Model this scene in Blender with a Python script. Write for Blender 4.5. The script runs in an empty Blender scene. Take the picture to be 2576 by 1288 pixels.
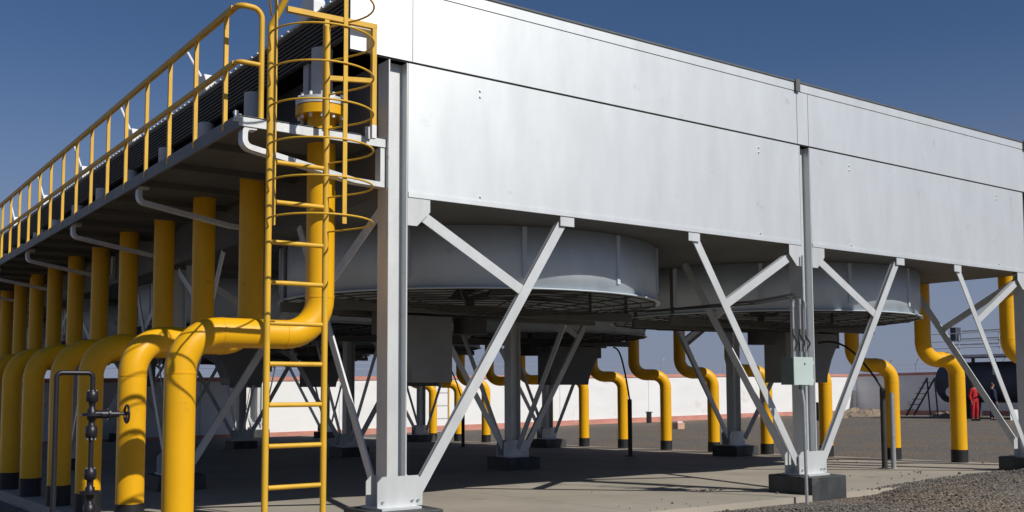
import bpy, bmesh, math, random
from mathutils import Vector, Matrix, noise
R = math.radians
random.seed(7)
sc = bpy.context.scene
col = sc.collection

# ------------------------------------------------------------------ camera
cd = bpy.data.cameras.new('camera'); cam = bpy.data.objects.new('camera', cd); col.objects.link(cam)
fw = Vector((0.5807, 0.8107, 0.0743)).normalized()
rt = Vector((0.8131, -0.5821, -0.0036)).normalized()
up = rt.cross(fw).normalized(); rt = fw.cross(up).normalized()
m = Matrix((rt, up, -fw)).transposed().to_4x4(); m.translation = Vector((-4.4036, -8.0, 1.27))
cam.matrix_world = m
cd.sensor_width = 36; cd.sensor_fit = 'HORIZONTAL'
cd.lens = 36 * 2549.5 / 2576
cd.shift_x = .5 - 1277.7 / 2576; cd.shift_y = (789.1 - 644) / 2576
cd.clip_start = .05; cd.clip_end = 3000
sc.camera = cam

# ------------------------------------------------------------------ sky, sun, exposure
SUN = Vector((.30, -1.18, 1.0)).normalized()
elev = math.asin(SUN.z)
w = bpy.data.worlds.new('World'); sc.world = w; w.use_nodes = True
nt = w.node_tree; nt.nodes.clear()
out = nt.nodes.new('ShaderNodeOutputWorld'); bg = nt.nodes.new('ShaderNodeBackground')
sky = nt.nodes.new('ShaderNodeTexSky'); sky.sky_type = 'NISHITA'; sky.sun_disc = False
sky.sun_elevation = elev; sky.sun_rotation = math.atan2(SUN.x, SUN.y)
sky.air_density = 1.0; sky.dust_density = 0.35; sky.ozone_density = 4.0; sky.altitude = 300
bg.inputs['Strength'].default_value = .041
tint = nt.nodes.new('ShaderNodeMixRGB'); tint.blend_type = 'MULTIPLY'; tint.inputs[0].default_value = 1; tint.inputs[2].default_value = (1.28, 1.48, 1.78, 1)
nt.links.new(sky.outputs[0], tint.inputs[1]); # pale lavender haze low over the horizon, by height of the view direction
gtc = nt.nodes.new('ShaderNodeTexCoord'); sxyz = nt.nodes.new('ShaderNodeSeparateXYZ'); hz = nt.nodes.new('ShaderNodeValToRGB'); hmix = nt.nodes.new('ShaderNodeMixRGB')
hz.color_ramp.interpolation = 'EASE'
hz.color_ramp.elements[0].position = 0; hz.color_ramp.elements[0].color = (.85, .85, .85, 1)
hz.color_ramp.elements[1].position = .34; hz.color_ramp.elements[1].color = (0, 0, 0, 1)
hmix.inputs[2].default_value = (6.7, 7.6, 10.8, 1)
nt.links.new(gtc.outputs['Generated'], sxyz.inputs[0]); nt.links.new(sxyz.outputs['Z'], hz.inputs[0]); nt.links.new(hz.outputs[0], hmix.inputs[0])
nt.links.new(tint.outputs[0], hmix.inputs[1]); nt.links.new(hmix.outputs[0], bg.inputs['Color']); nt.links.new(bg.outputs[0], out.inputs['Surface'])
ld = bpy.data.lights.new('sun', 'SUN'); ld.energy = 5.0; ld.angle = R(.5); ld.color = (1, .955, .88)
sun = bpy.data.objects.new('sun', ld); col.objects.link(sun)
sun.rotation_euler = SUN.to_track_quat('Z', 'Y').to_euler(); sun.location = SUN * 60
sc.view_settings.view_transform = 'Standard'; sc.view_settings.look = 'None'
sc.view_settings.exposure = -0.32; sc.view_settings.gamma = 1

# ------------------------------------------------------------------ materials
def mat(name, c, rough=.6, metal=0, var=.12, scale=(3, 3, 3), bump=0, bscale=60, c2=None, c2amt=.0, c2scale=4, c2thr=.6, spec=.5, coat=0):
    M = bpy.data.materials.new(name); M.use_nodes = True
    N = M.node_tree.nodes; L = M.node_tree.links; b = N['Principled BSDF']
    b.inputs['Roughness'].default_value = rough; b.inputs['Metallic'].default_value = metal
    b.inputs['Specular IOR Level'].default_value = spec; b.inputs['Coat Weight'].default_value = coat
    tc = N.new('ShaderNodeTexCoord'); mp = N.new('ShaderNodeMapping'); mp.inputs['Scale'].default_value = scale
    L.new(tc.outputs['Object'], mp.inputs[0])
    n = N.new('ShaderNodeTexNoise'); n.inputs['Scale'].default_value = 1; n.inputs['Detail'].default_value = 6; n.inputs['Roughness'].default_value = .6
    L.new(mp.outputs[0], n.inputs['Vector'])
    rmp = N.new('ShaderNodeValToRGB'); e = rmp.color_ramp.elements
    e[0].position = .3; e[1].position = .7
    e[0].color = tuple(x * (1 - var) for x in c) + (1,); e[1].color = tuple(min(1, x * (1 + var * .5)) for x in c) + (1,)
    L.new(n.outputs['Fac'], rmp.inputs[0]); last = rmp.outputs[0]
    if c2:
        n2 = N.new('ShaderNodeTexNoise'); n2.inputs['Scale'].default_value = c2scale; n2.inputs['Detail'].default_value = 8; n2.inputs['Roughness'].default_value = .65
        L.new(tc.outputs['Object'], n2.inputs['Vector'])
        r2 = N.new('ShaderNodeValToRGB'); r2.color_ramp.elements[0].position = c2thr; r2.color_ramp.elements[1].position = min(1, c2thr + .12)
        r2.color_ramp.elements[1].color = (c2amt,) * 3 + (1,)
        L.new(n2.outputs['Fac'], r2.inputs[0])
        mx = N.new('ShaderNodeMixRGB'); mx.inputs[2].default_value = (*c2, 1)
        L.new(r2.outputs[0], mx.inputs[0]); L.new(last, mx.inputs[1]); last = mx.outputs[0]
    L.new(last, b.inputs['Base Color'])
    if bump:
        n3 = N.new('ShaderNodeTexNoise'); n3.inputs['Scale'].default_value = bscale; n3.inputs['Detail'].default_value = 4
        L.new(tc.outputs['Object'], n3.inputs['Vector'])
        bp = N.new('ShaderNodeBump'); bp.inputs['Strength'].default_value = bump; bp.inputs['Distance'].default_value = .02
        L.new(n3.outputs['Fac'], bp.inputs['Height']); L.new(bp.outputs[0], b.inputs['Normal'])
    return M

RUST = (.22, .09, .035)
M = {}
M['panel'] = mat('aluminium_paint_panel', (.775, .80, .795), .47, .58, .08, (3.2, 3.2, .8), .14, 1.5, (.42, .43, .41), .40, 3.2, .62)
M['steel'] = mat('silver_painted_steel', (.63, .65, .65), .5, .3, .14, (4, 4, 1.5), .05, 30, RUST, .75, 5, .66)
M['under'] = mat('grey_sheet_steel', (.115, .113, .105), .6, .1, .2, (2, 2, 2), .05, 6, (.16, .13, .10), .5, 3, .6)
M['shroud'] = mat('grey_shroud_steel', (.58, .65, .70), .5, .0, .15, (2, 2, 1), .04, 4, (.2, .17, .14), .4, 3, .62)
M['grey'] = mat('mid_grey_paint', (.19, .195, .19), .6, .1, .2, (2, 2, 2), .05, 8, (.15, .12, .09), .5, 4, .6)
M['dark'] = mat('dark_steel', (.05, .05, .05), .6, .2, .3)
M['seam'] = mat('dark_seam_strip', (.13, .135, .135), .6, .1, .3)
M['yellow'] = mat('yellow_gloss_paint', (.84, .435, .006), .42, 0, .10, (2, 2, 1.2), .05, 9, (.38, .19, .03), .6, 4.5, .61, spec=.35)
M['rail'] = mat('yellow_rail_paint', (.74, .43, .03), .5, 0, .15, (6, 6, 3), .05, 60, (.30, .19, .03), .45, 5, .66)
M['black'] = mat('black_bitumen', (.014, .014, .016), .55, 0, .3, bump=.1)
M['plinth'] = mat('black_coated_concrete', (.05, .055, .056), .6, 0, .45, (5, 5, 3), .25, 30, (.12, .11, .10), .6, 5, .6)
M['concrete'] = mat('pale_concrete', (.40, .36, .295), .85, 0, .20, (.5, .5, .5), .25, 45, (.24, .21, .17), .6, 1.5, .57)
M['wall'] = mat('white_rendered_wall', (.80, .80, .79), .9, 0, .07, (.4, .4, 1.2), .1, 12, (.55, .51, .46), .6, .9, .58)
M['red'] = mat('faded_red_wall_paint', (.60, .27, .21), .85, 0, .25, (1, 1, 3), .1, 12, (.6, .45, .38), .5, 2, .6)
M['valve'] = mat('dark_valve_paint', (.02, .02, .028), .4, .2, .3)
M['jbox'] = mat('pale_green_grey_enamel', (.50, .60, .56), .45, 0, .08, (4, 4, 4), 0, 1, (.3, .36, .33), .5, 20, .68)
M['jdark'] = mat('junction_box_edge', (.10, .13, .12), .5, 0, .2)
M['galv'] = mat('galvanised_conduit', (.50, .52, .53), .4, .6, .2, (20, 20, 20))
M['tank'] = mat('dark_blue_tank_paint', (.05, .058, .08), .75, .0, .3, (1, 1, 1))
M['light'] = mat('light_grey_paint', (.50, .52, .55), .6, 0, .1)
M['cloth_red'] = mat('red_coverall_cloth', (.50, .015, .02), .85, 0, .25, (9, 9, 9), .3, 30)
M['cloth_navy'] = mat('navy_coverall_cloth', (.012, .017, .05), .85, 0, .25, (9, 9, 9), .3, 30)
M['skin'] = mat('skin', (.42, .22, .15), .6, 0, .1)
M['hair'] = mat('black_hair', (.012, .010, .010), .6, 0, .2)
M['white'] = mat('white_paint', (.78, .78, .78), .5, 0, .06)
M['twig'] = mat('dry_twig', (.05, .04, .03), .9, 0, .4)
M['orange'] = mat('pale_orange_plastic', (.60, .36, .24), .6, 0, .2)

def gravel_mat(name, base, vs):
    G = bpy.data.materials.new(name); G.use_nodes = True
    N = G.node_tree.nodes; L = G.node_tree.links; b = N['Principled BSDF']; b.inputs['Roughness'].default_value = .95
    tc = N.new('ShaderNodeTexCoord')
    v = N.new('ShaderNodeTexVoronoi'); v.inputs['Scale'].default_value = vs; L.new(tc.outputs['Object'], v.inputs['Vector'])
    sep = N.new('ShaderNodeSeparateColor'); L.new(v.outputs['Color'], sep.inputs[0])
    r = N.new('ShaderNodeValToRGB'); e = r.color_ramp.elements
    e[0].color = tuple(x * .35 for x in base) + (1,); e[1].color = tuple(x * 1.7 for x in base) + (1,)
    L.new(sep.outputs[0], r.inputs[0])
    n = N.new('ShaderNodeTexNoise'); n.inputs['Scale'].default_value = .45; n.inputs['Detail'].default_value = 7; L.new(tc.outputs['Object'], n.inputs['Vector'])
    r2 = N.new('ShaderNodeValToRGB'); r2.color_ramp.elements[0].position = .42; r2.color_ramp.elements[1].position = .68
    r2.color_ramp.elements[0].color = (1, 1, 1, 1); r2.color_ramp.elements[1].color = (1.25, 1.08, .86, 1)
    L.new(n.outputs['Fac'], r2.inputs[0])
    mx = N.new('ShaderNodeMixRGB'); mx.blend_type = 'MULTIPLY'; mx.inputs[0].default_value = 1
    L.new(r.outputs[0], mx.inputs[1]); L.new(r2.outputs[0], mx.inputs[2]); L.new(mx.outputs[0], b.inputs['Base Color'])
    bp = N.new('ShaderNodeBump'); bp.inputs['Strength'].default_value = 1; bp.inputs['Distance'].default_value = .03; bp.invert = True
    L.new(v.outputs['Distance'], bp.inputs['Height']); L.new(bp.outputs[0], b.inputs['Normal'])
    return G
M['gravel'] = gravel_mat('grey_brown_gravel', (.168, .148, .125), 34)
M['stone'] = mat('gravel_stone', (.175, .155, .135), .9, 0, .6, (9, 9, 9))
M['dirt'] = mat('pale_dirt', (.27, .21, .15), .95, 0, .4, (2, 2, 2), .6, 12)

# ------------------------------------------------------------------ mesh helpers
class MB:
    def __init__(s): s.v = []; s.f = []; s.sm = []
    def add(s, vs, fs, smooth=False):
        o = len(s.v); s.v += [tuple(x) for x in vs]; s.f += [tuple(i + o for i in f) for f in fs]; s.sm += [smooth] * len(fs)
    def box(s, a, b):
        x0, y0, z0 = a; x1, y1, z1 = b
        s.add([(x0, y0, z0), (x1, y0, z0), (x1, y1, z0), (x0, y1, z0), (x0, y0, z1), (x1, y0, z1), (x1, y1, z1), (x0, y1, z1)],
              [(0, 3, 2, 1), (4, 5, 6, 7), (0, 1, 5, 4), (1, 2, 6, 5), (2, 3, 7, 6), (3, 0, 4, 7)])
        return s
    def bar(s, p, q, wd, th, side=(0, 1, 0)):
        # rectangular bar p->q; 'th' along side, 'wd' across
        p, q = Vector(p), Vector(q); d = (q - p).normalized(); n = Vector(side); n = (n - d * n.dot(d)).normalized(); u = d.cross(n)
        vs = []
        for c in (p, q):
            for a, b in ((-1, -1), (1, -1), (1, 1), (-1, 1)): vs.append(c + u * wd / 2 * a + n * th / 2 * b)
        s.add(vs, [(0, 1, 2, 3), (7, 6, 5, 4), (0, 4, 5, 1), (1, 5, 6, 2), (2, 6, 7, 3), (3, 7, 4, 0)])
        return s
    def prism(s, poly, d, ax=1, at=0):
        # poly 2D in the plane normal to ax, extruded from 'at' by d along ax
        n = len(poly)
        def P(a, b, t):
            return {0: (t, a, b), 1: (a, t, b), 2: (a, b, t)}[ax]
        vs = [P(a, b, at) for a, b in poly] + [P(a, b, at + d) for a, b in poly]
        s.add(vs, [tuple(range(n)), tuple(range(2 * n - 1, n - 1, -1))] + [(i, i + n, (i + 1) % n + n, (i + 1) % n) for i in range(n)])
        return s
    def tube(s, pts, r, n=16, cap=True, smooth=True):
        pts = [Vector(p) for p in pts]; rings = []
        t0 = (pts[1] - pts[0]).normalized(); nn = t0.orthogonal().normalized()
        for i, p in enumerate(pts):
            if i == 0: t = t0
            elif i == len(pts) - 1: t = (pts[i] - pts[i - 1]).normalized()
            else: t = ((pts[i + 1] - pts[i]).normalized() + (pts[i] - pts[i - 1]).normalized()).normalized()
            nn = (nn - t * nn.dot(t)).normalized(); b = t.cross(nn)
            rr = r[i] if isinstance(r, (list, tuple)) else r
            rings.append([p + (nn * math.cos(2 * math.pi * k / n) + b * math.sin(2 * math.pi * k / n)) * rr for k in range(n)])
        vs = [v for g in rings for v in g]
        fs = [(i * n + k, i * n + (k + 1) % n, (i + 1) * n + (k + 1) % n, (i + 1) * n + k) for i in range(len(pts) - 1) for k in range(n)]
        s.add(vs, fs, smooth)
        if cap:
            s.add(rings[0], [tuple(range(n - 1, -1, -1))]); s.add(rings[-1], [tuple(range(n))])
        return s
    def cyl(s, c, r, z0, z1, n=24, smooth=True):
        return s.tube([(c[0], c[1], z0), (c[0], c[1], z1)], r, n, True, smooth)
    def build(s, name, mt, parent=None, bevel=0):
        me = bpy.data.meshes.new(name); me.from_pydata(s.v, [], s.f); me.update()
        me.polygons.foreach_set('use_smooth', s.sm)
        bm = bmesh.new(); bm.from_mesh(me); bmesh.ops.recalc_face_normals(bm, faces=bm.faces); bm.to_mesh(me); bm.free()
        o = bpy.data.objects.new(name, me); col.objects.link(o); me.materials.append(M[mt] if isinstance(mt, str) else mt)
        if parent: o.parent = parent
        if bevel:
            b = o.modifiers.new('bevel', 'BEVEL'); b.width = bevel; b.segments = 2; b.limit_method = 'ANGLE'
        return o

def tag(o, label=None, cat=None, group=None, kind=None):
    if label: o['label'] = label
    if cat: o['category'] = cat
    if group: o['group'] = group
    if kind: o['kind'] = kind
    return o
def empty(name, loc, label, cat, group=None):
    o = bpy.data.objects.new(name, None); o.location = loc; o.empty_display_size = .2; col.objects.link(o)
    return tag(o, label, cat, group)
class Thing:
    """Empty at the base; parts are given in world coordinates and shifted to the base."""
    def __init__(s, name, loc, label, cat, group=None):
        s.o = empty(name, loc, label, cat, group); s.loc = Vector(loc)
    def each(s, name, mbs, mt, bevel=0):
        for mb in mbs: s.part(name, mb, mt, bevel)
    def part(s, name, mb, mt, bevel=0, parent=None, label=None):
        mb.v = [tuple(Vector(v) - s.loc) for v in mb.v]
        o = mb.build(name, mt, parent or s.o, bevel)
        if label: o['label'] = label
        return o
def copy_thing(root, loc, label, group=None):
    def rec(o, parent):
        c = o.copy(); col.objects.link(c); c.parent = parent
        for ch in o.children: rec(ch, c)
        return c
    r = rec(root, None); r.location = loc; r['label'] = label
    if group: r['group'] = group
    return r
def fillet(pts, rad, n=8):
    """rounded polyline"""
    pts = [Vector(p) for p in pts]; outp = [pts[0]]
    for i in range(1, len(pts) - 1):
        a = (pts[i - 1] - pts[i]); b = (pts[i + 1] - pts[i]); la, lb = a.length, b.length; a.normalize(); b.normalize()
        ang = a.angle(b); t = min(rad / math.tan(ang / 2), la * .49, lb * .49)
        rr = t * math.tan(ang / 2); bis = (a + b).normalized(); c = pts[i] + bis * (rr / math.sin(ang / 2))
        s0 = pts[i] + a * t - c; s1 = pts[i] + b * t - c; tot = s0.angle(s1); axis = s0.cross(s1).normalized()
        for k in range(n + 1): outp.append(c + Matrix.Rotation(tot * k / n, 3, axis) @ s0)
    outp.append(pts[-1]); return outp

# ------------------------------------------------------------------ ground
SL = -.0165
def sz(y): return SL * y if y > 0 else 0.0
def gz(x, y):
    yy = max(0, min(y, 34))
    return -.05 - yy * max(.010, .0245 - .00034 * max(-20, min(x, 45)))
def edge(x):
    pts = [(-9, -1.6), (2, -.9), (3.4, -.42), (4.2, -.40), (5.0, -.8), (6.1, -.85), (6.5, -.42), (7.6, -.20), (9.1, .06), (11.2, .16), (12.5, .3), (13.5, .6)]
    if x <= pts[0][0]: return pts[0][1]
    for (a, b), (c, d) in zip(pts, pts[1:]):
        if x <= c: return b + (d - b) * (x - a) / (c - a)
    return pts[-1][1]
b = MB(); xs = [-400, -120, -60, -40] + list(range(-30, 70, 2)) + [75, 90, 130, 250, 600]; ys = [-300, -100, -40, -20, -12, -8, -4, -2, 0] + list(range(2, 44, 2)) + [50, 70, 120, 250, 500, 1500]
b.add([(x, y, gz(x, y) - .02 + (noise.noise(Vector((x * .13, y * .13, 0))) * .05 if y > 5 else 0)) for y in ys for x in xs],
      [(j * len(xs) + i, j * len(xs) + i + 1, (j + 1) * len(xs) + i + 1, (j + 1) * len(xs) + i) for j in range(len(ys) - 1) for i in range(len(xs) - 1)], True)
g = b.build('ground', 'gravel'); tag(g, kind='structure')
# gravel bank spilling over the front of the slab
def bank(x, y):
    e = edge(x) + noise.noise(Vector((x * 1.7, y * .6, 3))) * .16 + noise.noise(Vector((x * 7, y * 7, 9))) * .05
    d = e - y
    h = -.085 + .12 * max(0, min(1, (d + .25) / .45)) * max(0, min(1, (x - 6.0) / .8))
    if x < 6.8: h += .055 * max(0, min(1, (d + .2) / .5)) * max(0, min(1, (6.8 - x)))
    return h + noise.noise(Vector((x * 2.2, y * 2.2, 1))) * .02 + noise.noise(Vector((x * 11, y * 11, 5))) * .012
b = MB(); nx, ny = 210, 60
px_ = [-6 + 26 * i / (nx - 1) for i in range(nx)]; py_ = [-7 + 8.2 * (j / (ny - 1)) ** .6 for j in range(ny)]
b.add([(x, y, bank(x, y)) for y in py_ for x in px_], [(j * nx + i, j * nx + i + 1, (j + 1) * nx + i + 1, (j + 1) * nx + i) for j in range(ny - 1) for i in range(nx - 1)], True)
g = b.build('gravel_bank', 'gravel'); tag(g, kind='structure')
# concrete slab in poured bays, 6 mm joints
b = MB()
yj = [-.23, 3.1, 9.3, 15.5, 21.7, 27.9]; xj = [-1.82, 2.9, 8.6, 12.62]
for y0, y1 in zip(yj, yj[1:]):
    for x0, x1 in zip(xj, xj[1:]):
        a0, a1, c0, c1 = x0 + .004, x1 - .004, y0 + .004, y1 - .004
        b.add([(a0, c0, sz(c0) - .3), (a1, c0, sz(c0) - .3), (a1, c1, sz(c1) - .3), (a0, c1, sz(c1) - .3), (a0, c0, sz(c0)), (a1, c0, sz(c0)), (a1, c1, sz(c1)), (a0, c1, sz(c1))],
              [(0, 3, 2, 1), (4, 5, 6, 7), (0, 1, 5, 4), (1, 2, 6, 5), (2, 3, 7, 6), (3, 0, 4, 7)])
g = b.build('pavement_slab', 'concrete'); tag(g, kind='structure')
# loose stones on the near gravel
ico = bmesh.new(); bmesh.ops.create_icosphere(ico, subdivisions=1, radius=1); iv = [v.co.copy() for v in ico.verts]; ifc = [tuple(v.index for v in f.verts) for f in ico.faces]; ico.free()
b = MB()
for k in range(9000):
    x = random.uniform(2.2, 16); y = edge(x) + .18 - abs(random.gauss(0, .9)) + (random.expovariate(1.6) if random.random() < .02 else 0)
    if y < -3.4: continue
    s_ = random.uniform(.006, .018) * (1.35 if random.random() < .12 else 1); z = max(bank(x, y), 0 if -1.8 < x < 12.6 and y > -.23 else -9) + s_ * .25
    sx, sy, s3 = s_ * random.uniform(.8, 1.3), s_ * random.uniform(.8, 1.3), s_ * random.uniform(.5, .9); a = random.random() * 6.28; ca, sa = math.cos(a), math.sin(a)
    vs = []
    for v in iv:
        q = v * random.uniform(.8, 1.15); vx, vy = q.x * sx, q.y * sy
        vs.append((x + vx * ca - vy * sa, y + vx * sa + vy * ca, z + q.z * s3))
    b.add(vs, ifc)
g = b.build('loose_gravel', 'stone'); tag(g, 'loose grey gravel stones strewn along the front edge of the slab', 'gravel', kind='stuff')

# ------------------------------------------------------------------ boundary wall
H = 2.5
def wall(name, label, pts, thick, mats, post_step):
    (x0, y0), (x1, y1) = pts; d = Vector((x1 - x0, y1 - y0, 0)); Ln = d.length; d.normalize(); n = Vector((-d.y, d.x, 0))
    t = Thing(name, (x0, y0, gz(x0, y0)), label, 'wall')
    def strip(s, lo, hi, th, off):
        k = max(2, int(Ln / 3)); vs = []
        for i in range(k + 1):
            p = Vector((x0, y0, 0)) + d * Ln * i / k; g0 = gz(p.x, p.y)
            for dn, zz in ((-th / 2, lo), (th / 2, lo), (th / 2, hi), (-th / 2, hi)):
                vs.append((p.x + n.x * (dn + off), p.y + n.y * (dn + off), g0 + zz))
        fs = [(0, 1, 2, 3), tuple(4 * k + j for j in (3, 2, 1, 0))]
        for i in range(k):
            for j in range(4): fs.append((4 * i + j, 4 * (i + 1) + j, 4 * (i + 1) + (j + 1) % 4, 4 * i + (j + 1) % 4))
        s.add(vs, fs); return s
    t.part('wall_face', strip(MB(), .24, H - .16, thick, 0), mats[0])
    t.part('painted_base', strip(MB(), -.4, .24, thick + .06, 0), mats[1])
    t.part('coping', strip(MB(), H - .16, H, thick + .08, 0), mats[1])
    jn = 3.0
    while jn < Ln:
        p = Vector((x0, y0, 0)) + d * jn; g0 = gz(p.x, p.y)
        a_ = p - n * (thick / 2 + .004) if n.y > 0 or n.x > 0 else p + n * (thick / 2 + .004)
        t.part('joint', MB().bar((a_.x, a_.y, g0 + .25), (a_.x, a_.y, g0 + H - .17), .03, .006, (n.x, n.y, 0)), 'light'); jn += 6
    s = .5
    k = 0
    while s < Ln:
        p = Vector((x0, y0, 0)) + d * s; g0 = gz(p.x, p.y) + H
        if k < 60:
            t.part('wire_post', MB().tube([(p.x, p.y, g0 - .02), (p.x, p.y, g0 + .55), (p.x - n.x * .0 + d.x * .22, p.y + d.y * .22, g0 + .85)], .022, 6), 'galv')
        s += post_step; k += 1
    wr = MB()
    for hz in (.25, .5):
        wr.tube([(x0, y0, gz(x0, y0) + H + hz), (x1, y1, gz(x1, y1) + H + hz)], .006, 4)
    t.part('wire', wr, 'galv')
    return t
wall('boundary_wall', 'long white boundary wall with pink-red base and coping behind the fans', [(-60, 31.6), (50.6, 31.6)], .3, ('wall', 'red'), 2.4)
wall('boundary_wall', 'shaded grey stretch of boundary wall at right, behind the dark tank', [(51.0, 31.4), (51.0, -30)], .3, ('wall', 'red'), 1.8)

# ------------------------------------------------------------------ columns
ZB = 3.03
def hcol(mb, x, y, z0, z1, s=.2, tf=.012):
    # flanges in the planes x = const, web facing front
    mb.box((x, y, z0), (x + tf, y + s, z1)); mb.box((x + s - tf, y, z0), (x + s, y + s, z1)); mb.box((x + tf, y + s / 2 - .006, z0), (x + s - tf, y + s / 2 + .006, z1))
    return mb
def gusset_poly(w0, w1, z0, z1, c=.05):
    return [(w0, z0), (w1, z0), (w1, z1 - c), (w1 - c, z1), (w0 + c, z1), (w0, z1 - c)]
rowname = ['front', 'second', 'third', 'fourth', 'fifth', 'sixth']
colname = ['left', 'middle', 'right']
XC = [0.0, 5.8, 11.16]; YC = [0, 6.2, 12.4, 18.6, 24.8, 31.0]
special = {(0, 0): 'tall silver corner column under the housing, beside the yellow ladder',
           (1, 0): 'silver front column carrying the pale green junction box',
           (2, 0): 'silver front column cut by the right edge of the photo'}
shift = {(2, 1): .28, (1, 1): .03, (1, 3): -.1, (2, 2): .25, (2, 3): .2}
for ci, x in enumerate(XC):
    for ri, y in enumerate(YC):
        x_ = x + shift.get((ci, ri), 0); gzv = sz(y)
        pt = .21
        lab = special.get((ci, ri), 'shaded braced steel column, %s from the front in the %s row' % (rowname[ri], colname[ci]))
        t = Thing('support_column', (x_ + .1, y + .1, gzv + pt), lab, 'column', 'steel support columns')
        top = 4.285 if ri == 0 else ZB
        t.part('column_shaft', hcol(MB(), x_, y, gzv + pt + .02, top), 'steel')
        t.part('base_plate', MB().box((x_ - .1, y - .1, gzv + pt), (x_ + .3, y + .3, gzv + pt + .02)), 'steel')
        zt = gzv + .50; zl = gzv + pt + .02
        lo = -.1 if ci > 0 or ri == 0 else -.05
        l0, r0 = (x_ - .16 if ci > 0 else x_ - .1), (x_ + .36 if ci < 2 else x_ + .3)
        for yy in (y - .012, y + .2):
            gp = t.part('gusset_plate', MB().prism(gusset_poly(l0, r0, zl, zt), .012, 1, yy), 'steel')
            if yy < y: gfront = gp
        # bolts on gusset
        for bx in (l0 + .05, r0 - .05, r0 - .11):
            t.part('bolt', MB().tube([(bx, y - .012, zl + .05), (bx, y - .03, zl + .05)], .012, 6), 'galv', 0, gfront)
        # braces in the x direction (front plane) and the y direction
        yb = y + .03
        for sg in (-1, 1):
            if (ci == 0 and sg < 0) or (ci == 2 and sg > 0): continue
            cx = x_ + .1
            base = (cx + sg * .24, yb, gzv + .36); tp = (cx + sg * 1.98, yb, ZB - .0); k = .70
            mid = Vector(base).lerp(Vector(tp), k)
            br = MB().bar(base, Vector(base).lerp(Vector(tp), .995), .10, .012, (0, 1, 0)).bar(Vector(base) + Vector((-.045 * sg, .03, 0)), Vector(base).lerp(Vector(tp), .98) + Vector((-.045 * sg, .03, 0)), .012, .06, (0, 1, 0))
            bo_ = t.part('brace', br, 'steel')
            e2 = (cx + sg * .17, yb + .015, ZB - .09)
            st = MB().bar(e2, mid + Vector((0, .015, 0)), .10, .012, (0, 1, 0)).bar(Vector(e2) + Vector((0, .03, .05)), mid + Vector((0, .045, .05)), .012, .05, (0, 1, 0))
            t.part('strut', st, 'steel')
            tpx = tp[0]
            t.part('top_gusset', MB().prism([(tpx - .09, ZB - .10), (tpx + .09, ZB - .10), (tpx + .09, ZB + .0), (tpx - .09, ZB + .0)], .01, 1, y - .001), 'steel')
            t.part('top_gusset', MB().prism([(cx + sg * .1, ZB - .26), (cx + sg * .2, ZB - .26), (cx + sg * .34, ZB - .12), (cx + sg * .34, ZB + .0), (cx + sg * .1, ZB + .0)], .01, 1, y - .004), 'steel')
        for sg in (-1, 1):
            if (ri == 0 and sg < 0) or (ri == 5 and sg > 0): continue
            cy = y + .1; xb = x_ + (.05 if ci < 2 else .17)
            base = (xb, cy + sg * .22, gzv + .36); tp = (xb, cy + sg * 1.96, ZB); mid = Vector(base).lerp(Vector(tp), .70)
            t.part('brace', MB().bar(base, Vector(base).lerp(Vector(tp), .995), .10, .02, (1, 0, 0)), 'steel')
            e2 = (xb + .015, cy + sg * .14, ZB - .09)
            t.part('strut', MB().bar(e2, mid + Vector((.015, 0, 0)), .10, .012, (1, 0, 0)), 'steel')
        # plinth: a concrete block of its own
        s = MB().box((-.33, -.33, -.3), (.33, .33, pt - .001)); o = s.build('plinth', 'plinth', None, .012)
        o.location = (x_ + .12, y + .1, gzv)
        tag(o, lab.replace('tall silver corner column', 'black plinth under the corner column').replace('silver front column', 'black plinth under the front column').replace('shaded braced steel column', 'black plinth under the steel column'), 'plinth', 'black plinths under the columns')
# fix plinth labels for the three front ones
# ------------------------------------------------------------------ housing
YE = 31.2; XR = 11.36
hs = Thing('cooler_housing', (5.7, 15.6, ZB), 'long silver sheet-steel housing raised on columns, top of the picture', 'cooler housing')
def panel_with_lip(x0, x1, z0, z1, y0=0.0):
    m_ = MB().box((x0, y0, z0), (x1, y0 + .02, z1))
    m_.box((x0, y0 - .012, z0 - .002), (x1, y0 - .001, z0 + .045))
    return m_
for x0, x1 in ((.205, 5.795), (6.005, XR - .205)):
    p = panel_with_lip(x0, x1, ZB + .003, 4.285)
    for bx, bz in ((x0 + .8, 4.16), (x0 + .8, 4.10), (x0 + .8, 3.12), (x1 - .75, 4.16), (x1 - .75, 4.1), (x1 - .75, 3.12)):
        p.tube([(bx, 0, bz), (bx, -.012, bz)], .012, 6)
    hs.part('front_panel', p, 'panel')
for x0, x1 in ((-.40, 5.745), (5.755, 11.23), (11.24, 11.76)):
    hs.part('fascia_panel', MB().box((x0, -.018, 4.300), (x1, -.002, 4.959)), 'panel')
    hs.part('top_rail', MB().box((x0, -.022, 4.968), (x1, .06, 5.075)), 'panel')
    hs.part('roof_edge', MB().box((x0, -.035, 5.0752), (x1, .06, 5.092)), 'seam')
for xx in (5.75, 11.235):
    hs.part('splice_plate', MB().box((xx - .04, -.05, 4.955), (xx + .04, -.0355, 5.11)), 'seam')
hs.part('seam_strip', MB().box((-.39, -.001, 4.2865), (11.75, .01, 4.2995)), 'seam')
hs.part('seam_strip', MB().box((-.39, -.012, 4.9595), (11.75, .02, 4.9675)), 'seam')
hs.part('fascia_joint', MB().box((.236, -.0195, 4.301), (.243, -.0182, 4.958)), 'seam')
hs.part('fascia_joint', MB().box((5.962, -.0195, 4.301), (5.968, -.0182, 4.958)), 'seam')
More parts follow.
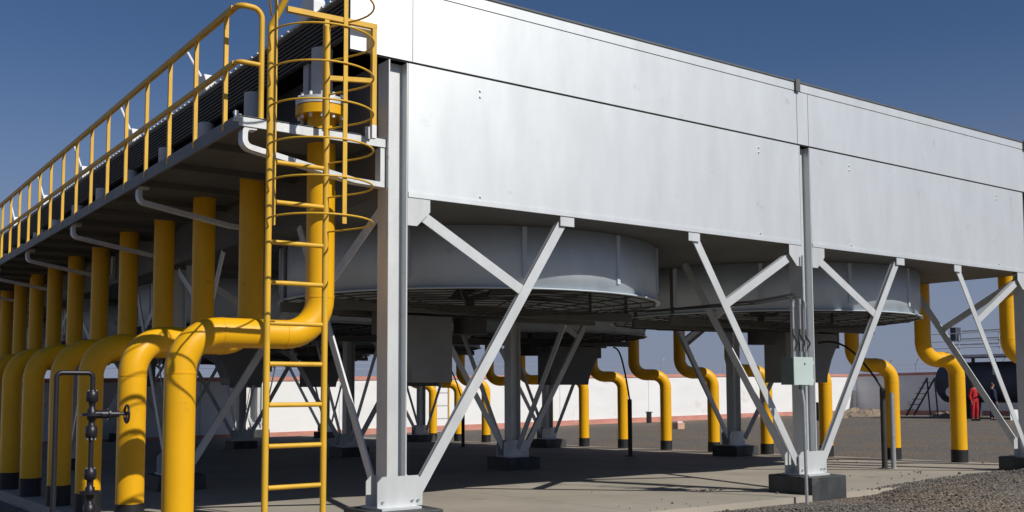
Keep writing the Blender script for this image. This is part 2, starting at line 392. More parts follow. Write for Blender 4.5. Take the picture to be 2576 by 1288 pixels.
# corner verticals and underside
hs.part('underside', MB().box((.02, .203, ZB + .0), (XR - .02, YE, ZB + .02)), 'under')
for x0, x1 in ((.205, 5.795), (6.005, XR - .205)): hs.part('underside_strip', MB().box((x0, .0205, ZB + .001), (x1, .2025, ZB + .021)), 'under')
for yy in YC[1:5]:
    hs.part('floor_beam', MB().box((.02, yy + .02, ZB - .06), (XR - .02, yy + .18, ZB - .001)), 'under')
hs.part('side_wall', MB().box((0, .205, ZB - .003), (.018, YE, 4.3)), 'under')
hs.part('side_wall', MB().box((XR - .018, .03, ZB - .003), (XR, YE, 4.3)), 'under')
hs.part('light_stop_cover', MB().box((-.36, .07, 4.86), (11.72, YE, 4.9)), 'dark')  # unseen cover over the tube bundles, added so light does not leak in
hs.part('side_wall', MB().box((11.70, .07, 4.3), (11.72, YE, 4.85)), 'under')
# header boxes and corrugated side band
hs.part('header_box', MB().box((-.13, 1.3, 3.95), (-.0005, YE, 4.44)), 'dark')
sb = MB()
NR = 9
for k in range(NR):
    z = 4.45 + k * .042
    sb.prism([(-.40, z), (-.40, z + .012), (-.36, z + .036), (-.345, z + .036), (-.345, z)], YE - .02, 1, .0)
hs.part('louvre_band', sb, 'under')
hs.part('louvre_rail', MB().box((-.41, .0, 4.832), (-.30, YE, 4.85)), 'steel')
y = 2.55 - 1.55
while y < YE: hs.part('header_stiffener', MB().box((-.34, y, 3.95), (-.161, y + .12, 4.449)), 'light'); y += 1.55
# white dashes painted in for dots of light along the louvre top
y = .2
while y < 12: hs.part('glint_dash', MB().box((-.425, y, 4.838), (-.411, y + .04, 4.853)), 'white'); y += .16

# lifting lugs on the side frame
def mk_lug():
    t = Thing('lifting_bracket', (-.36, 0, 4.85), 'x', 'bracket', 'white lifting brackets along the housing side')
    t.part('bracket_plate', MB().prism([(0, 4.851), (.36, 4.851), (.36, 4.96), (.26, 5.06), (.06, 5.06), (0, 4.98)], .12, 0, -.42), 'white', .006)
    t.part('bracket_pipe', MB().tube([(-.30, .05, 4.93), (-.30, .42, 4.95)], .035, 10), 'white')
    t.part('rod', MB().tube([(-.37, .24, 5.03), (-.37, .84, 5.54)], .019, 8), 'white')
    return t.o
first = mk_lug(); ly = [.72, 3.75, 6.85, 9.85, 12.95, 16.0]
ordn = ['first', 'second', 'third', 'fourth', 'fifth', 'sixth']
first.location.y = ly[0]; first['label'] = 'white lifting bracket with rod above the yellow ladder cage'
for i in range(1, 6): copy_thing(first, (-.36, ly[i], 4.85), 'white lifting bracket with slanting rod on the housing side, %s from the ladder' % ordn[i])

# ------------------------------------------------------------------ fans
def mk_fan(cx, cy):
    t = Thing('fan', (cx, cy, 2.34), 'x', 'fan', 'round fans under the housing')
    n = 72; Rr = 2.42
    def ring(mb, prof):
        vs = []; k = len(prof)
        for i in range(n):
            a = 2 * math.pi * i / n
            for r_, z_ in prof: vs.append((cx + r_ * math.cos(a), cy + r_ * math.sin(a), z_))
        fs = [(i * k + j, ((i + 1) % n) * k + j, ((i + 1) % n) * k + (j + 1) % k, i * k + (j + 1) % k) for i in range(n) for j in range(k)]
        mb.add(vs, fs, True); return mb
    t.part('shroud', ring(MB(), [(Rr, 2.36), (Rr, ZB - .002), (Rr - .012, ZB - .002), (Rr - .012, 2.36)]), 'shroud')
    t.part('inlet_lip', ring(MB(), [(Rr + .0, 2.359), (Rr + .035, 2.359), (Rr + .035, 2.345), (Rr - .013, 2.345), (Rr - .013, 2.359)]), 'shroud')
    for i in range(12):
        a = 2 * math.pi * (i + .35) / 12; c_, s_ = math.cos(a), math.sin(a); rb = MB()
        rb.bar((cx + (Rr + .012) * c_, cy + (Rr + .012) * s_, 2.46), (cx + (Rr + .012) * c_, cy + (Rr + .012) * s_, ZB - .01), .05, .022, (c_, s_, 0))
        t.part('shroud_rib', rb, 'shroud')
    ig = MB()
    for k in range(1, 15):
        r_ = Rr * k / 14.2; z_ = 2.34 - .16 * (1 - k / 14.2)
        ig.tube([(cx + r_ * math.cos(a), cy + r_ * math.sin(a), z_) for a in [2 * math.pi * i / 40 for i in range(41)]], .007, 4, False)
    for i in range(20):
        a = 2 * math.pi * i / 20; ig.tube([(cx + .2 * math.cos(a), cy + .2 * math.sin(a), 2.185), (cx + Rr * math.cos(a), cy + Rr * math.sin(a), 2.335)], .009, 4)
    t.part('inlet_guard', ig, 'dark')
    hub = MB().cyl((cx, cy), .28, 2.45, 2.62, 24).cyl((cx, cy), .06, 2.2, 2.449, 12)
    t.part('hub', hub, 'dark')
    for i in range(6):
        a = 2 * math.pi * i / 6 + .3; d = Vector((math.cos(a), math.sin(a), 0)); n_ = Vector((-d.y, d.x, 0)); c0 = Vector((cx, cy, 2.56))
        p0, p1 = c0 + d * .2, c0 + d * (Rr - .08); vs = []
        for p_, hw, tl in ((p0, .12, .10), (p1, .17, .04)):
            for sgn in (-1, 1):
                for th in (-.008, .008): vs.append(p_ + n_ * hw * sgn + Vector((0, 0, tl * sgn + th)))
        t.part('blade', _last(vs), 'light')
    return t
def _last(vs):
    m_ = MB(); m_.add(vs, [(0, 1, 3, 2), (4, 6, 7, 5), (0, 2, 6, 4), (1, 5, 7, 3), (0, 4, 5, 1), (2, 3, 7, 6)]); return m_
fx = [2.87, 8.55]; fy = [3.0, 9.25, 15.5, 21.7, 27.9]
f0 = mk_fan(fx[0], fy[0])
def fan_label(i, j):
    return 'round grey fan shroud under the housing, %s one in the %s file' % (['nearest', 'second', 'third', 'fourth', 'farthest'][j], ['left', 'right'][i])
# drive frame + motor housing under each fan
def mk_drive(cx, cy, sg):
    t = Thing('fan_drive', (cx, cy, 2.2), 'x', 'fan drive', 'drive units hanging under the fans')
    t.part('support_beam', MB().box((cx - 2.45, cy - .42, 2.20), (cx + 2.45, cy - .36, 2.32)), 'under')
    t.part('support_beam', MB().box((cx - 2.45, cy + .36, 2.20), (cx + 2.45, cy + .42, 2.32)), 'under')
    for a in (-2.41, 2.37):
        for b_ in (-.42, .36): t.part('hanger', MB().box((cx + a, cy + b_, 2.3205), (cx + a + .04, cy + b_ + .06, ZB - .002)), 'under')
    # belt guard, widening upwards on the outer side
    a0, a1 = (.40, 1.45) if sg > 0 else (.38, .95)
    poly = [(cx + sg * a0, 1.36), (cx + sg * a1, 1.36), (cx + sg * (a1 + .02), 1.48), (cx + sg * (a1 + .14), 1.75), (cx + sg * (a1 + .30), 2.0), (cx + sg * (a1 + .30), 2.19), (cx + sg * a0, 2.19)]
    t.part('belt_guard', MB().prism(poly, .46, 1, cy - .17), 'grey', .01)
    mt = MB().cyl((cx + sg * (a1 + .3), cy), .17, 1.95, 2.36, 18)
    t.part('motor', mt, 'under')
    t.part('gearbox', MB().cyl((cx, cy), .22, 1.98, 2.2, 18), 'dark')
    return t
d0 = mk_drive(fx[0], fy[0], -1); d1 = mk_drive(fx[1], fy[0], 1)
f0.o['label'] = fan_label(0, 0)
for i in range(2):
    for j in range(5):
        if (i, j) != (0, 0): copy_thing(f0.o, (fx[i], fy[j], 2.34), fan_label(i, j))
        dl = 'grey belt guard and motor under the %s fan of the %s file' % (['nearest', 'second', 'third', 'fourth', 'farthest'][j], ['left', 'right'][i])
        src = (d0, d1)[i]
        if j == 0: src.o['label'] = dl
        else: copy_thing(src.o, (fx[i], fy[j], 2.2), dl)

# ------------------------------------------------------------------ walkways
def walkway(name, label, xo, xi, y1, sgn):
    t = Thing(name, (xo, 0, 3.55), label, 'walkway')
    a, b_ = min(xo, xi), max(xo, xi)
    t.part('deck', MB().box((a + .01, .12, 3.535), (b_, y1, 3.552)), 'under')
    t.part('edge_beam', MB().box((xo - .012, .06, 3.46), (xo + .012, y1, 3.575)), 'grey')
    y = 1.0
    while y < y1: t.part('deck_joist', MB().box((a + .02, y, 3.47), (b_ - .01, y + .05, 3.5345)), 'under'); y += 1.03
    return t
wl = walkway('walkway', 'raised steel walkway along the left side of the housing', -1.373, -.01, 24.9, -1)
wr_ = walkway('walkway', 'raised steel walkway on the far right side of the housing', 12.75, XR + .01, 24.9, 1)
wl.part('end_beam', MB().box((-1.385, .04, 3.47), (-.01, .058, 3.555)).box((-1.385, .04, 3.545), (-.01, .12, 3.556)), 'steel')
wl.part('bolt_tab', MB().box((-1.44, .03, 3.50), (-1.39, .05, 3.56)).box((-1.44, .0, 3.52), (-1.41, .05, 3.58)), 'steel')
wl.part('bolt_tab', MB().box((-.22, .015, 3.52), (-.17, .0395, 3.63)), 'steel')
def bracket(t, xo, xi, y):
    s = 1 if xi > xo else -1
    pts = fillet([(xo + s * .14, y, 3.475), (xo + s * .04, y, 3.47), (xo + s * .04, y, 3.31), (xi - s * .30, y, 3.135), (xi, y, 3.125)], .07, 5)
    b_ = MB(); n = len(pts); L_, R_ = [], []
    for i, p in enumerate(pts):
        d = (pts[min(i + 1, n - 1)] - pts[max(i - 1, 0)]).normalized(); nn = Vector((-d.z, 0, d.x)) * .023
        L_.append(p + nn); R_.append(p - nn)
    vs = [v + Vector((0, dy, 0)) for dy in (-.05, .05) for v in L_ + R_]; N_ = 2 * n; fs = []
    for i in range(n - 1):
        fs += [(i, i + 1, n + i + 1, n + i), (N_ + i, N_ + n + i, N_ + n + i + 1, N_ + i + 1), (i, N_ + i, N_ + i + 1, i + 1), (n + i, n + i + 1, N_ + n + i + 1, N_ + n + i)]
    fs += [(0, n, N_ + n, N_), (n - 1, N_ + n - 1, N_ + 2 * n - 1, 2 * n - 1)]
    b_.add(vs, fs)
    b_.box((min(xi - s * .05, xi), y - .05, 3.15), (max(xi - s * .05, xi), y + .05, 3.465))
    t.part('bracket', b_, 'steel')
for k in range(9):
    bracket(wl, -1.37, -.005, .10 + 3.05 * k)
    if k < 4: bracket(wr_, 12.75, XR + .005, .10 + 3.05 * k)

# handrail along the outer edge
hr = Thing('walkway_handrail', (-1.373, 0, 3.575), 'yellow handrail with posts along the outer edge of the left walkway', 'handrail')
k = 0
while .42 + .78 * k < 24.5:
    y = .42 + .78 * k
    hr.part('post', MB().box((-1.392, y - .018, 3.50), (-1.358, y + .018, 4.51)), 'rail'); k += 1
def rail_path(z):
    return fillet([(-1.373, 24.6, z), (-1.373, .10, z), (-1.17, .10, z)], .05, 5)
hr.part('top_rail', MB().bar((-1.38, 24.6, 4.53), (-1.38, .24, 4.53), .05, .04, (1, 0, 0)), 'rail')
hr.part('mid_rail', MB().bar((-1.38, 24.6, 4.04), (-1.38, .20, 4.04), .04, .035, (1, 0, 0)), 'rail')
hr.part('end_rail', MB().tube(fillet([(-1.373, .26, 4.53), (-1.373, .12, 4.53), (-1.17, .12, 4.53), (-1.17, .12, 3.56)], .09, 7), .024, 12), 'rail')
hr.part('end_rail', MB().tube(fillet([(-1.373, .22, 4.04), (-1.373, .12, 4.04), (-1.18, .12, 4.04)], .06, 6), .020, 12), 'rail')
hg = Thing('gate_rail', (-.4, .06, 3.56), 'short yellow guard rail between the ladder top and the housing', 'handrail')
hg.part('top_rail', MB().bar((-1.03, -.08, 4.50), (-.175, -.08, 4.52), .045, .045, (0, 1, 0)), 'rail')
hg.part('mid_rail', MB().bar((-.645, -.08, 3.97), (-.22, -.08, 4.02), .04, .04, (0, 1, 0)), 'rail')
hg.part('post', MB().bar((-.20, -.08, 3.62), (-.20, -.08, 4.497), .042, .042, (0, 1, 0)), 'rail')
hg.part('post', MB().bar((-.665, -.08, 3.50), (-.665, -.08, 4.48), .042, .042, (0, 1, 0)), 'rail')
hg.part('post_foot', MB().bar((-.20, -.08, 3.50), (-.20, -.08, 3.619), .044, .044, (0, 1, 0)), 'white')

# ------------------------------------------------------------------ caged ladder
la = Thing('caged_ladder', (-1.05, -.4, 0), 'yellow vertical ladder with safety cage climbing to the walkway', 'ladder')
YL = -.4
la.part('stile', MB().tube(fillet([(-1.30, YL, .0), (-1.30, YL, 4.20), (-1.22, YL - .12, 4.42)], .06, 4), .026, 12), 'rail')
la.part('stile', MB().tube([(-.805, YL, .0), (-.805, YL, 4.30)], .026, 12), 'rail')
for k in range(10):
    z = .505 - .323 + .3235 * k
    if z > 3.2: break
    la.part('rung', MB().tube([(-1.275, YL, z), (-.83, YL, z)], .0195, 10), 'rail')
cxh, cyh, rh = -1.06, -.84, .405
def hoop_pts(z):
    pts = [Vector((-1.30, YL, z))]
    for i in range(25):
        a = math.pi * (1.0 + i / 24) ; a0 = math.pi - .35; a = a0 + (math.pi + .70) * i / 24
        pts.append(Vector((cxh + rh * math.cos(a), cyh + rh * math.sin(a), z)))
    pts.append(Vector((-.805, YL, z))); return pts
for z in (2.565, 2.85, 3.135, 3.425, 3.715, 4.0, 4.29, 4.58):
    P = hoop_pts(z); h = MB()
    h.tube(P, .008, 8)
    la.part('hoop', h, 'rail')
for a, zt in ((math.pi + .08, 4.62), (math.pi * 1.5 + .03, 4.62)):
    x, y = cxh + (rh - .012) * math.cos(a), cyh + (rh - .012) * math.sin(a)
    la.part('cage_strap', MB().bar((x, y, 2.50), (x, y, zt), .034, .010, (math.cos(a), math.sin(a), 0)), 'rail')

# ------------------------------------------------------------------ yellow pipes
def pipe_parts(t, base, ris, zr, ztop, r, rz=.32, sleeve=.24, flange=True):
    bx, by, b0 = base; rx, ry = ris
    pts = fillet([(bx, by, b0 + .02), (bx, by, zr), (rx, ry, zr), (rx, ry, ztop)], rz, 10)
    body = t.part('pipe_body', MB().tube(pts, r, 32), 'yellow')
    t.part('base_sleeve', MB().cyl((bx, by), r + .006, b0 - .1, b0 + sleeve, 32), 'black')
    # weld rings next to the bends
    d = (Vector((rx, ry, 0)) - Vector((bx, by, 0))).normalized()
    for p, dr in ((Vector((bx, by, zr)) + d * (rz + .01), d), (Vector((rx, ry, zr)) - d * (rz + .01), d), (Vector((bx, by, zr - rz - .01)), Vector((0, 0, 1))), (Vector((rx, ry, zr + rz + .01)), Vector((0, 0, 1)))):
        t.part('weld_seam', MB().tube([p - dr * .008, p + dr * .008], r + .0035, 32), 'yellow', 0, body)
    if flange:
        fl = t.part('lower_flange', MB().cyl((rx, ry), .24, ztop, ztop + .085, 36), 'yellow', .006)
        t.part('upper_flange', MB().cyl((rx, ry), .24, ztop + .095, ztop + .16, 36), 'steel', .006)
        t.part('gasket', MB().cyl((rx, ry), .17, ztop + .0855, ztop + .0945, 24), 'black')
        for k in range(12):
            a = 2 * math.pi * k / 12 + .1; c = (rx + .205 * math.cos(a), ry + .205 * math.sin(a)); t.part('flange_bolt', MB().cyl(c, .016, ztop - .035, ztop + .20, 8), 'white', 0, fl)
        t.part('nozzle', MB().cyl((rx, ry), .10, ztop + .1605, 4.44, 20), 'light')
nth = ['first', 'second', 'third', 'fourth', 'fifth', 'sixth', 'seventh', 'eighth', 'ninth', 'tenth', 'eleventh', 'twelfth', 'thirteenth', 'fourteenth']
Lb = [(-1.69, .50), (-1.68, 1.95), (-1.68, 3.55), (-1.68, 4.95), (-1.68, 6.60), (-1.68, 8.12)]
Lr = [(-.41, .54), (-.40, 2.26), (-.40, 3.76), (-.40, 5.29), (-.40, 6.95), (-.40, 8.55)]
protoL = None
for i in range(12):
    if i < 6: b_, r_ = Lb[i], Lr[i]
    else: b_, r_ = (Lb[5][0], Lb[5][1] + 1.62 * (i - 5)), None
    lab = ('sunlit yellow S-bend pipe nearest the camera, left of the ladder' if i == 0 else
           'yellow S-bend pipe with ladder shadows, just left of the sunlit nearest pipe' if i == 1 else
           'shaded yellow S-bend pipe in the left row, %s from the ladder' % nth[i])
    loc = (b_[0], b_[1], sz(b_[1]))
    if i < 6 or protoL is None:
        t = Thing('yellow_pipe', loc, lab, 'pipe', 'yellow pipes along the left side'); pipe_parts(t, loc, r_, 1.765, 3.79, .1295, .34)
        if i == 5: protoL = t.o
    else:
        copy_thing(protoL, loc, lab)
protoR = None
def loc_r(b_): return (b_[0], b_[1], sz(b_[1]))
for i in range(14):
    y = 1.93 if i == 1 else .25 + 1.487 * i; b_ = (12.42, y); r_ = (11.78, y + .38)
    lab = ('yellow S-bend pipe beyond the right front column, cut by the right edge of the photo' if i == 0 else
           'large yellow S-bend pipe just left of the person in red' if i == 1 else
           'yellow S-bend pipe behind the pair of dark conduit posts' if i == 2 else
           'yellow pipe standing right behind the junction-box column' if i == 3 else
           'yellow S-bend pipe beyond the fans, %s counted from the right' % nth[i])
    loc = (b_[0], b_[1], sz(y))
    if i == 1:
        t = Thing('yellow_pipe', loc_r(b_), lab, 'pipe', 'yellow pipes along the far right side'); pipe_parts(t, loc_r(b_), (11.72, 2.12), 1.76, 3.9, .134, .30, .22, False); continue
    if protoR is None:
        t = Thing('yellow_pipe', loc, lab, 'pipe', 'yellow pipes along the far right side'); pipe_parts(t, loc, r_, 1.74, 3.9, .130, .30, .22, False); protoR = t.o
    else: copy_thing(protoR, loc, lab)

# ------------------------------------------------------------------ junction box and conduits on the front column
jb = Thing('junction_box', (5.4, -.2, 1.31), 'pale green-grey junction box strapped in front of the second column', 'junction box')
jb.part('case', MB().box((5.23, -.285, 1.31), (5.575, -.10, 1.63)), 'jdark', .006)
jd = jb.part('door', MB().box((5.225, -.30, 1.305), (5.58, -.286, 1.635)), 'jbox', .004)
jb.part('warning_mark', MB().prism([(5.405, 1.545), (5.435, 1.545), (5.42, 1.575)], .002, 1, -.3025), 'black', 0, jd)
jb.part('mounting_rail', MB().box((5.35, -.0995, 1.34), (5.85, -.07, 1.38)).box((5.35, -.0995, 1.56), (5.85, -.07, 1.60)).box((5.81, -.07, 1.3), (5.85, -.0125, 1.64)), 'steel')
for k, (dx, zt, yy) in enumerate(((.02, 2.26, -.26), (.08, 2.29, -.22), (.15, 2.31, -.26), (.21, 2.30, -.2), (.27, 2.28, -.24))):
    x0 = 5.255 + dx
    t = Thing('conduit', (x0, yy, 1.63), 'thin conduit rising from the junction box, %s from the left' % nth[k], 'conduit', 'thin conduits above the junction box')
    t.part('pipe', MB().tube([(x0, yy, 1.66), (x0, yy, zt)], .010, 8), 'galv')
    t.part('cable', MB().tube(fillet([(x0, yy, zt), (x0 - .02, yy + .05, zt + .09), (x0 - .25, yy + .5, zt + .02), (x0 - .1, 2.4, 2.34)], .05, 4), .007, 6), 'dark')
    t.part('end_fitting', MB().cyl((x0, yy), .017, zt - .05, zt + .02, 8), 'galv')
    t.part('gland', MB().cyl((x0, yy), .02, 1.632, 1.70, 10), 'galv')
    t.part('flexible_loop', MB().tube(fillet([(x0, yy - .0, 1.71), (x0 + .05 * (-1) ** k, yy - .03, 1.80), (x0 - .03, yy - .02, 1.90), (x0 + .002, yy, 1.97)], .03, 4), .010, 8), 'dark')
t = Thing('down_conduit', (5.33, -.36, 0), 'single grey conduit running from the junction box down into the gravel', 'conduit')
t.part('pipe', MB().tube([(5.31, -.33, 1.29), (5.31, -.36, 1.1), (5.31, -.37, -.12)], .019, 12), 'galv')
t.part('gland', MB().cyl((5.31, -.33), .03, 1.255, 1.31, 12), 'jdark')
t = Thing('clamp_conduit', (5.56, -.03, .2), 'thin pale conduit clamped to the face of the junction-box column', 'conduit')
t.part('pipe', MB().tube([(5.76, -.035, .52), (5.76, -.035, 1.56), (5.76, -.035, 2.9)], .013, 8), 'galv')

# cable posts under the fans
def cable_post(x, y, h, twin, lab, arch):
    g0 = sz(y); t = Thing('cable_post', (x, y, g0), lab, 'cable post', 'dark cable posts on the slab')
    t.part('post', MB().cyl((x, y), .045, g0 - .01, g0 + h, 12), 'dark')
    if twin: t.part('post', MB().cyl((x + .11, y - .09), .04, g0 - .01, g0 + h - .08, 12), 'galv')
    t.part('foot', MB().box((x - .08, y - .08, g0), (x + .08, y + .08, g0 + .012)), 'dark')
    p = [Vector((x, y, g0 + h - .02))]; q = Vector(arch)
    for i in range(1, 13):
        s = i / 12; p.append(Vector((x + (q.x - x) * s, y + (q.y - y) * s, g0 + h + (q.z - g0 - h) * s + .32 * math.sin(math.pi * s) * 1.0)))
    t.part('flexible_cable', MB().tube(p, .018, 8), 'black')
cable_post(10.15, 1.88, 1.30, True, 'twin conduit posts with an arching black cable, right of the junction-box column', (9.75, 2.95, 2.0))
cable_post(9.98, 7.74, 1.18, False, 'dark cable post standing on the slab among the yellow pipes', (10.05, 8.3, 2.15))
cable_post(10.15, 14.35, 1.15, False, 'dark cable post farther back, near the grey ladder', (9.9, 15.2, 2.1))

# ------------------------------------------------------------------ grey ladder far side
t = Thing('steel_ladder', (13.25, 20.4, gz(13, 20)), 'grey steel ladder standing by the far end of the right walkway', 'ladder')
zb = gz(13, 20)
t.part('stile', MB().tube([(13.0, 20.4, zb), (13.0, 20.4, 4.3)], .024, 8), 'galv'); t.part('stile', MB().tube([(13.52, 20.4, zb), (13.52, 20.4, 4.3)], .03, 8), 'rail')  # yellow on the right stile stands in for sunlight on it
z = zb + .35
while z < 4.2: t.part('rung', MB().tube([(13.02, 20.4, z), (13.5, 20.4, z)], .017, 6), 'galv'); z += .42

# ------------------------------------------------------------------ valve loop on the left
VX, VY = -2.26, 1.02
v = Thing('valve_loop', (VX, VY, 0), 'dark bypass pipe loop with handwheel valves in front of the left yellow pipes', 'valve')
v.part('loop_pipe', MB().tube(fillet([(-2.545, VY, -.02), (-2.545, VY, 1.42), (VX, VY, 1.42), (VX, VY, -.02)], .04, 5), .021, 12), 'valve')
def valve(z, wheel):
    prof = [(.03, -.20), (.06, -.19), (.065, -.15), (.06, -.10), (.035, -.09), (.035, -.05), (.05, -.04), (.05, .04), (.035, .05), (.035, .10), (.06, .11), (.065, .155), (.06, .19), (.03, .21)]
    n = 20; vs = []; k = len(prof)
    for r_, dz in prof:
        for i in range(n): a = 2 * math.pi * i / n; vs.append((VX + r_ * math.cos(a), VY + r_ * math.sin(a), z + dz))
    b_ = MB(); b_.add([(VX + (q[0] - VX) * .78, VY + (q[1] - VY) * .78, q[2]) for q in vs], [(j * n + i, j * n + (i + 1) % n, (j + 1) * n + (i + 1) % n, (j + 1) * n + i) for j in range(k - 1) for i in range(n)], True)
    body = v.part('valve_body', b_, 'valve')
    v.part('body_flange', MB().cyl((VX, VY), .085, z - .012, z + .012, 20), 'valve')
    for i in range(6):
        a = i * 1.047 + .4
        for dz in (-.20, .19): v.part('body_bolt', MB().cyl((VX + .034 * math.cos(a), VY + .034 * math.sin(a)), .007, z + dz - .012, z + dz + .016, 6), 'galv', 0, body)
    if wheel:
        st = MB().tube([(VX, VY, z), (VX + .13, VY, z)], .036, 12).tube([(VX + .13, VY, z), (VX + .145, VY, z)], .055, 12).tube([(VX + .145, VY, z), (VX + .22, VY, z)], .028, 12).tube([(VX + .22, VY, z), (VX + .30, VY, z)], .012, 8)
        v.part('bonnet', st, 'valve')
        wx = VX + .285; P = [(wx, VY + .075 * math.cos(a), z + .075 * math.sin(a)) for a in [2 * math.pi * i / 20 for i in range(21)]]
        hw = MB().tube(P, .010, 8, False)
        for i in range(3):
            a = i * 2.094 + .5; hw.tube([(wx, VY, z), (wx, VY + .075 * math.cos(a), z + .075 * math.sin(a))], .007, 6)
        v.part('handwheel', hw, 'valve')
valve(1.07, True); valve(.42, False)
v.part('hose_coupling', MB().cyl((VX, VY), .075, .02, .17, 16), 'valve')

# ------------------------------------------------------------------ equipment on the far right
TX, TY = 46.0, 16.0
g0 = gz(46, 16)
t = Thing('storage_tank', (TX, TY, g0), 'dark blue horizontal tank on saddles behind the person in red', 'tank')
def shell(x, y0, y1, z, r, capd=.35):
    pts = [(x, y0 - capd, z), (x, y0 - capd * .8, z), (x, y0 - capd * .45, z), (x, y0, z), (x, y1, z), (x, y1 + capd * .45, z), (x, y1 + capd * .8, z), (x, y1 + capd, z)]
    return MB().tube(pts, [r * .02, r * .55, r * .85, r, r, r * .85, r * .55, r * .02], 28)
t.part('shell', shell(TX, 9, 22.3, g0 + 1.75, 1.05), 'tank')
for yy in (11, 16, 21): t.part('saddle', MB().box((TX - .8, yy - .12, g0 - .05), (TX + .8, yy + .12, g0 + 1.2)), 'tank')
t.part('manway', MB().tube([(TX - 1.0, 21.4, g0 + 1.25), (TX - 1.25, 21.4, g0 + 1.25)], .26, 18), 'white')
t.part('drain_pipe', MB().tube([(TX - .9, 19.2, g0 + 2.9), (TX - .9, 19.2, g0 + .0)], .09, 10), 'light')
p_ = Thing('service_platform', (TX - .2, 16, g0), 'steel service platform with railings and pipework above the dark tank', 'platform')
p_.part('deck', MB().box((TX - 1.5, 8, g0 + 3.02), (TX + 1.2, 21.6, g0 + 3.14)), 'light')
for yy in (8.2, 12.6, 17.2, 21.4): p_.part('leg', MB().box((TX + .95, yy - .06, g0), (TX + 1.1, yy + .06, g0 + 3.02)), 'dark')
for zz in (3.5, 3.85, 4.25): p_.part('rail', MB().tube([(TX - 1.45, 8.1, g0 + zz), (TX - 1.45, 22.6, g0 + zz)], .022, 6), 'light')
k = 0
for yy in (8.1, 10.2, 12.3, 14.4, 16.5, 18.6, 20.7, 22.5): p_.part('rail_post', MB().tube([(TX - 1.45, yy, g0 + 3.14), (TX - 1.45, yy, g0 + 4.27)], .022, 6), 'light')
for zz, yy0, yy1 in ((3.7, 17.6, 21.5), (4.0, 18.3, 22.0), (4.4, 14.0, 21.0)): p_.part('process_pipe', MB().tube([(TX - .6, yy0, g0 + zz), (TX - .6, yy1, g0 + zz)], .05, 8), 'light')
for yy, zz, ww in ((16.2, 3.15, .5), (17.5, 3.15, .35), (21.2, 3.9, .3)): p_.part('control_cabinet', MB().box((TX - .9, yy, g0 + zz), (TX - .4, yy + ww, g0 + zz + .7)), 'tank')
t = Thing('vertical_separator', (44.5, 15.6, g0), 'grey-blue vertical vessel at the right edge beyond the tank', 'vessel')
t.part('shell', MB().tube([(44.5, 14.6, g0 + .3), (44.5, 14.6, g0 + .5), (44.5, 14.6, g0 + 2.6), (44.5, 14.6, g0 + 2.9)], [.3, .62, .62, .2], 24), 'light')
t.part('skirt', MB().cyl((44.5, 14.6), .5, g0 - .05, g0 + .32, 20), 'dark')
t = Thing('access_stair', (45, 23.4, g0), 'dark A-frame steps at the left end of the blue tank', 'steps')
for dx in (-.35, .35):
    t.part('stringer', MB().bar((45 + dx, 23.9, g0), (45 + dx, 22.6, g0 + 2.0), .08, .05, (1, 0, 0)), 'dark')
    t.part('stringer', MB().bar((45 + dx, 22.5, g0), (45 + dx, 22.62, g0 + 1.9), .06, .05, (1, 0, 0)), 'dark')
for k in range(6): t.part('tread', MB().box((44.65, 23.78 - .2 * k, g0 + .28 + .29 * k), (45.35, 23.95 - .2 * k, g0 + .31 + .29 * k)), 'dark')

# low rubble along the foot of the wall
random.seed(3)
for (x, y, rx, ry, h, lab) in ((46.5, 27.6, 2.6, 1.4, .42, 'low heap of pale dirt and rubble at the foot of the shaded wall'), (41.0, 26.6, 2.0, 1.1, .36, 'small heap of pale rubble right of the conduit posts'), (47.5, 22.8, 1.6, 1.2, .3, 'heap of dirt beside the steps of the blue tank')):
    b_ = MB(); n = 26; vs = []; g1 = gz(x, y)
    for j in range(n):
        for i in range(n):
            u, w_ = -1 + 2 * i / (n - 1), -1 + 2 * j / (n - 1); rr = max(0, 1 - (u * u + w_ * w_)); nn = noise.noise(Vector((x + u * 3, y + w_ * 3, 0)))
            vs.append((x + u * rx, y + w_ * ry, g1 - .08 + h * rr ** .7 * (1 + .8 * nn) + .1 * noise.noise(Vector((u * 9, w_ * 9, 4))) * (rr > 0)))
    b_.add(vs, [(j * n + i, j * n + i + 1, (j + 1) * n + i + 1, (j + 1) * n + i) for j in range(n - 1) for i in range(n - 1)], False)
    tag(b_.build('rubble_heap', 'dirt'), lab, 'rubble')

# small things on the yard
def little(name, lab, cat, x, y, sx, sy, h, mt, extra=None):
    g1 = gz(x, y); t = Thing(name, (x, y, g1), lab, cat)
    t.part('body', MB().box((x - sx, y - sy, g1 - .03), (x + sx, y + sy, g1 + h)), mt, .02)
    if extra: extra(t, x, y, g1 + h)
    return t
little('marker_block', 'pale orange block lying on the gravel behind a yellow pipe', 'block', 26.0, 22.3, .20, .16, .26, 'orange', lambda t, x, y, z: t.part('cap', MB().box((x - .14, y - .1, z), (x + .14, y + .1, z + .05)), 'white'))
little('marker_post', 'short black marker post against the red base of the white wall', 'post', 32.2, 30.6, .10, .10, .5, 'black', lambda t, x, y, z: t.part('cap', MB().box((x - .13, y - .13, z), (x + .13, y + .13, z + .05)), 'dark'))
little('barrel_crate', 'whitish crate on the ground near the right edge', 'crate', 43.2, 15.6, .38, .3, .62, 'white', lambda t, x, y, z: t.part('lid', MB().box((x - .42, y - .34, z), (x + .42, y + .34, z + .06)), 'light'))
t = Thing('drum', (41.6, 19.0, gz(41.6, 19)), 'dark bin beside the rubble near the wall', 'drum'); zz = gz(38, 24.3)
t.o.location = (0, 0, 0); t.loc = Vector((0, 0, 0))
t.o.location = (38.0, 24.3, zz); t.loc = Vector((38.0, 24.3, zz))
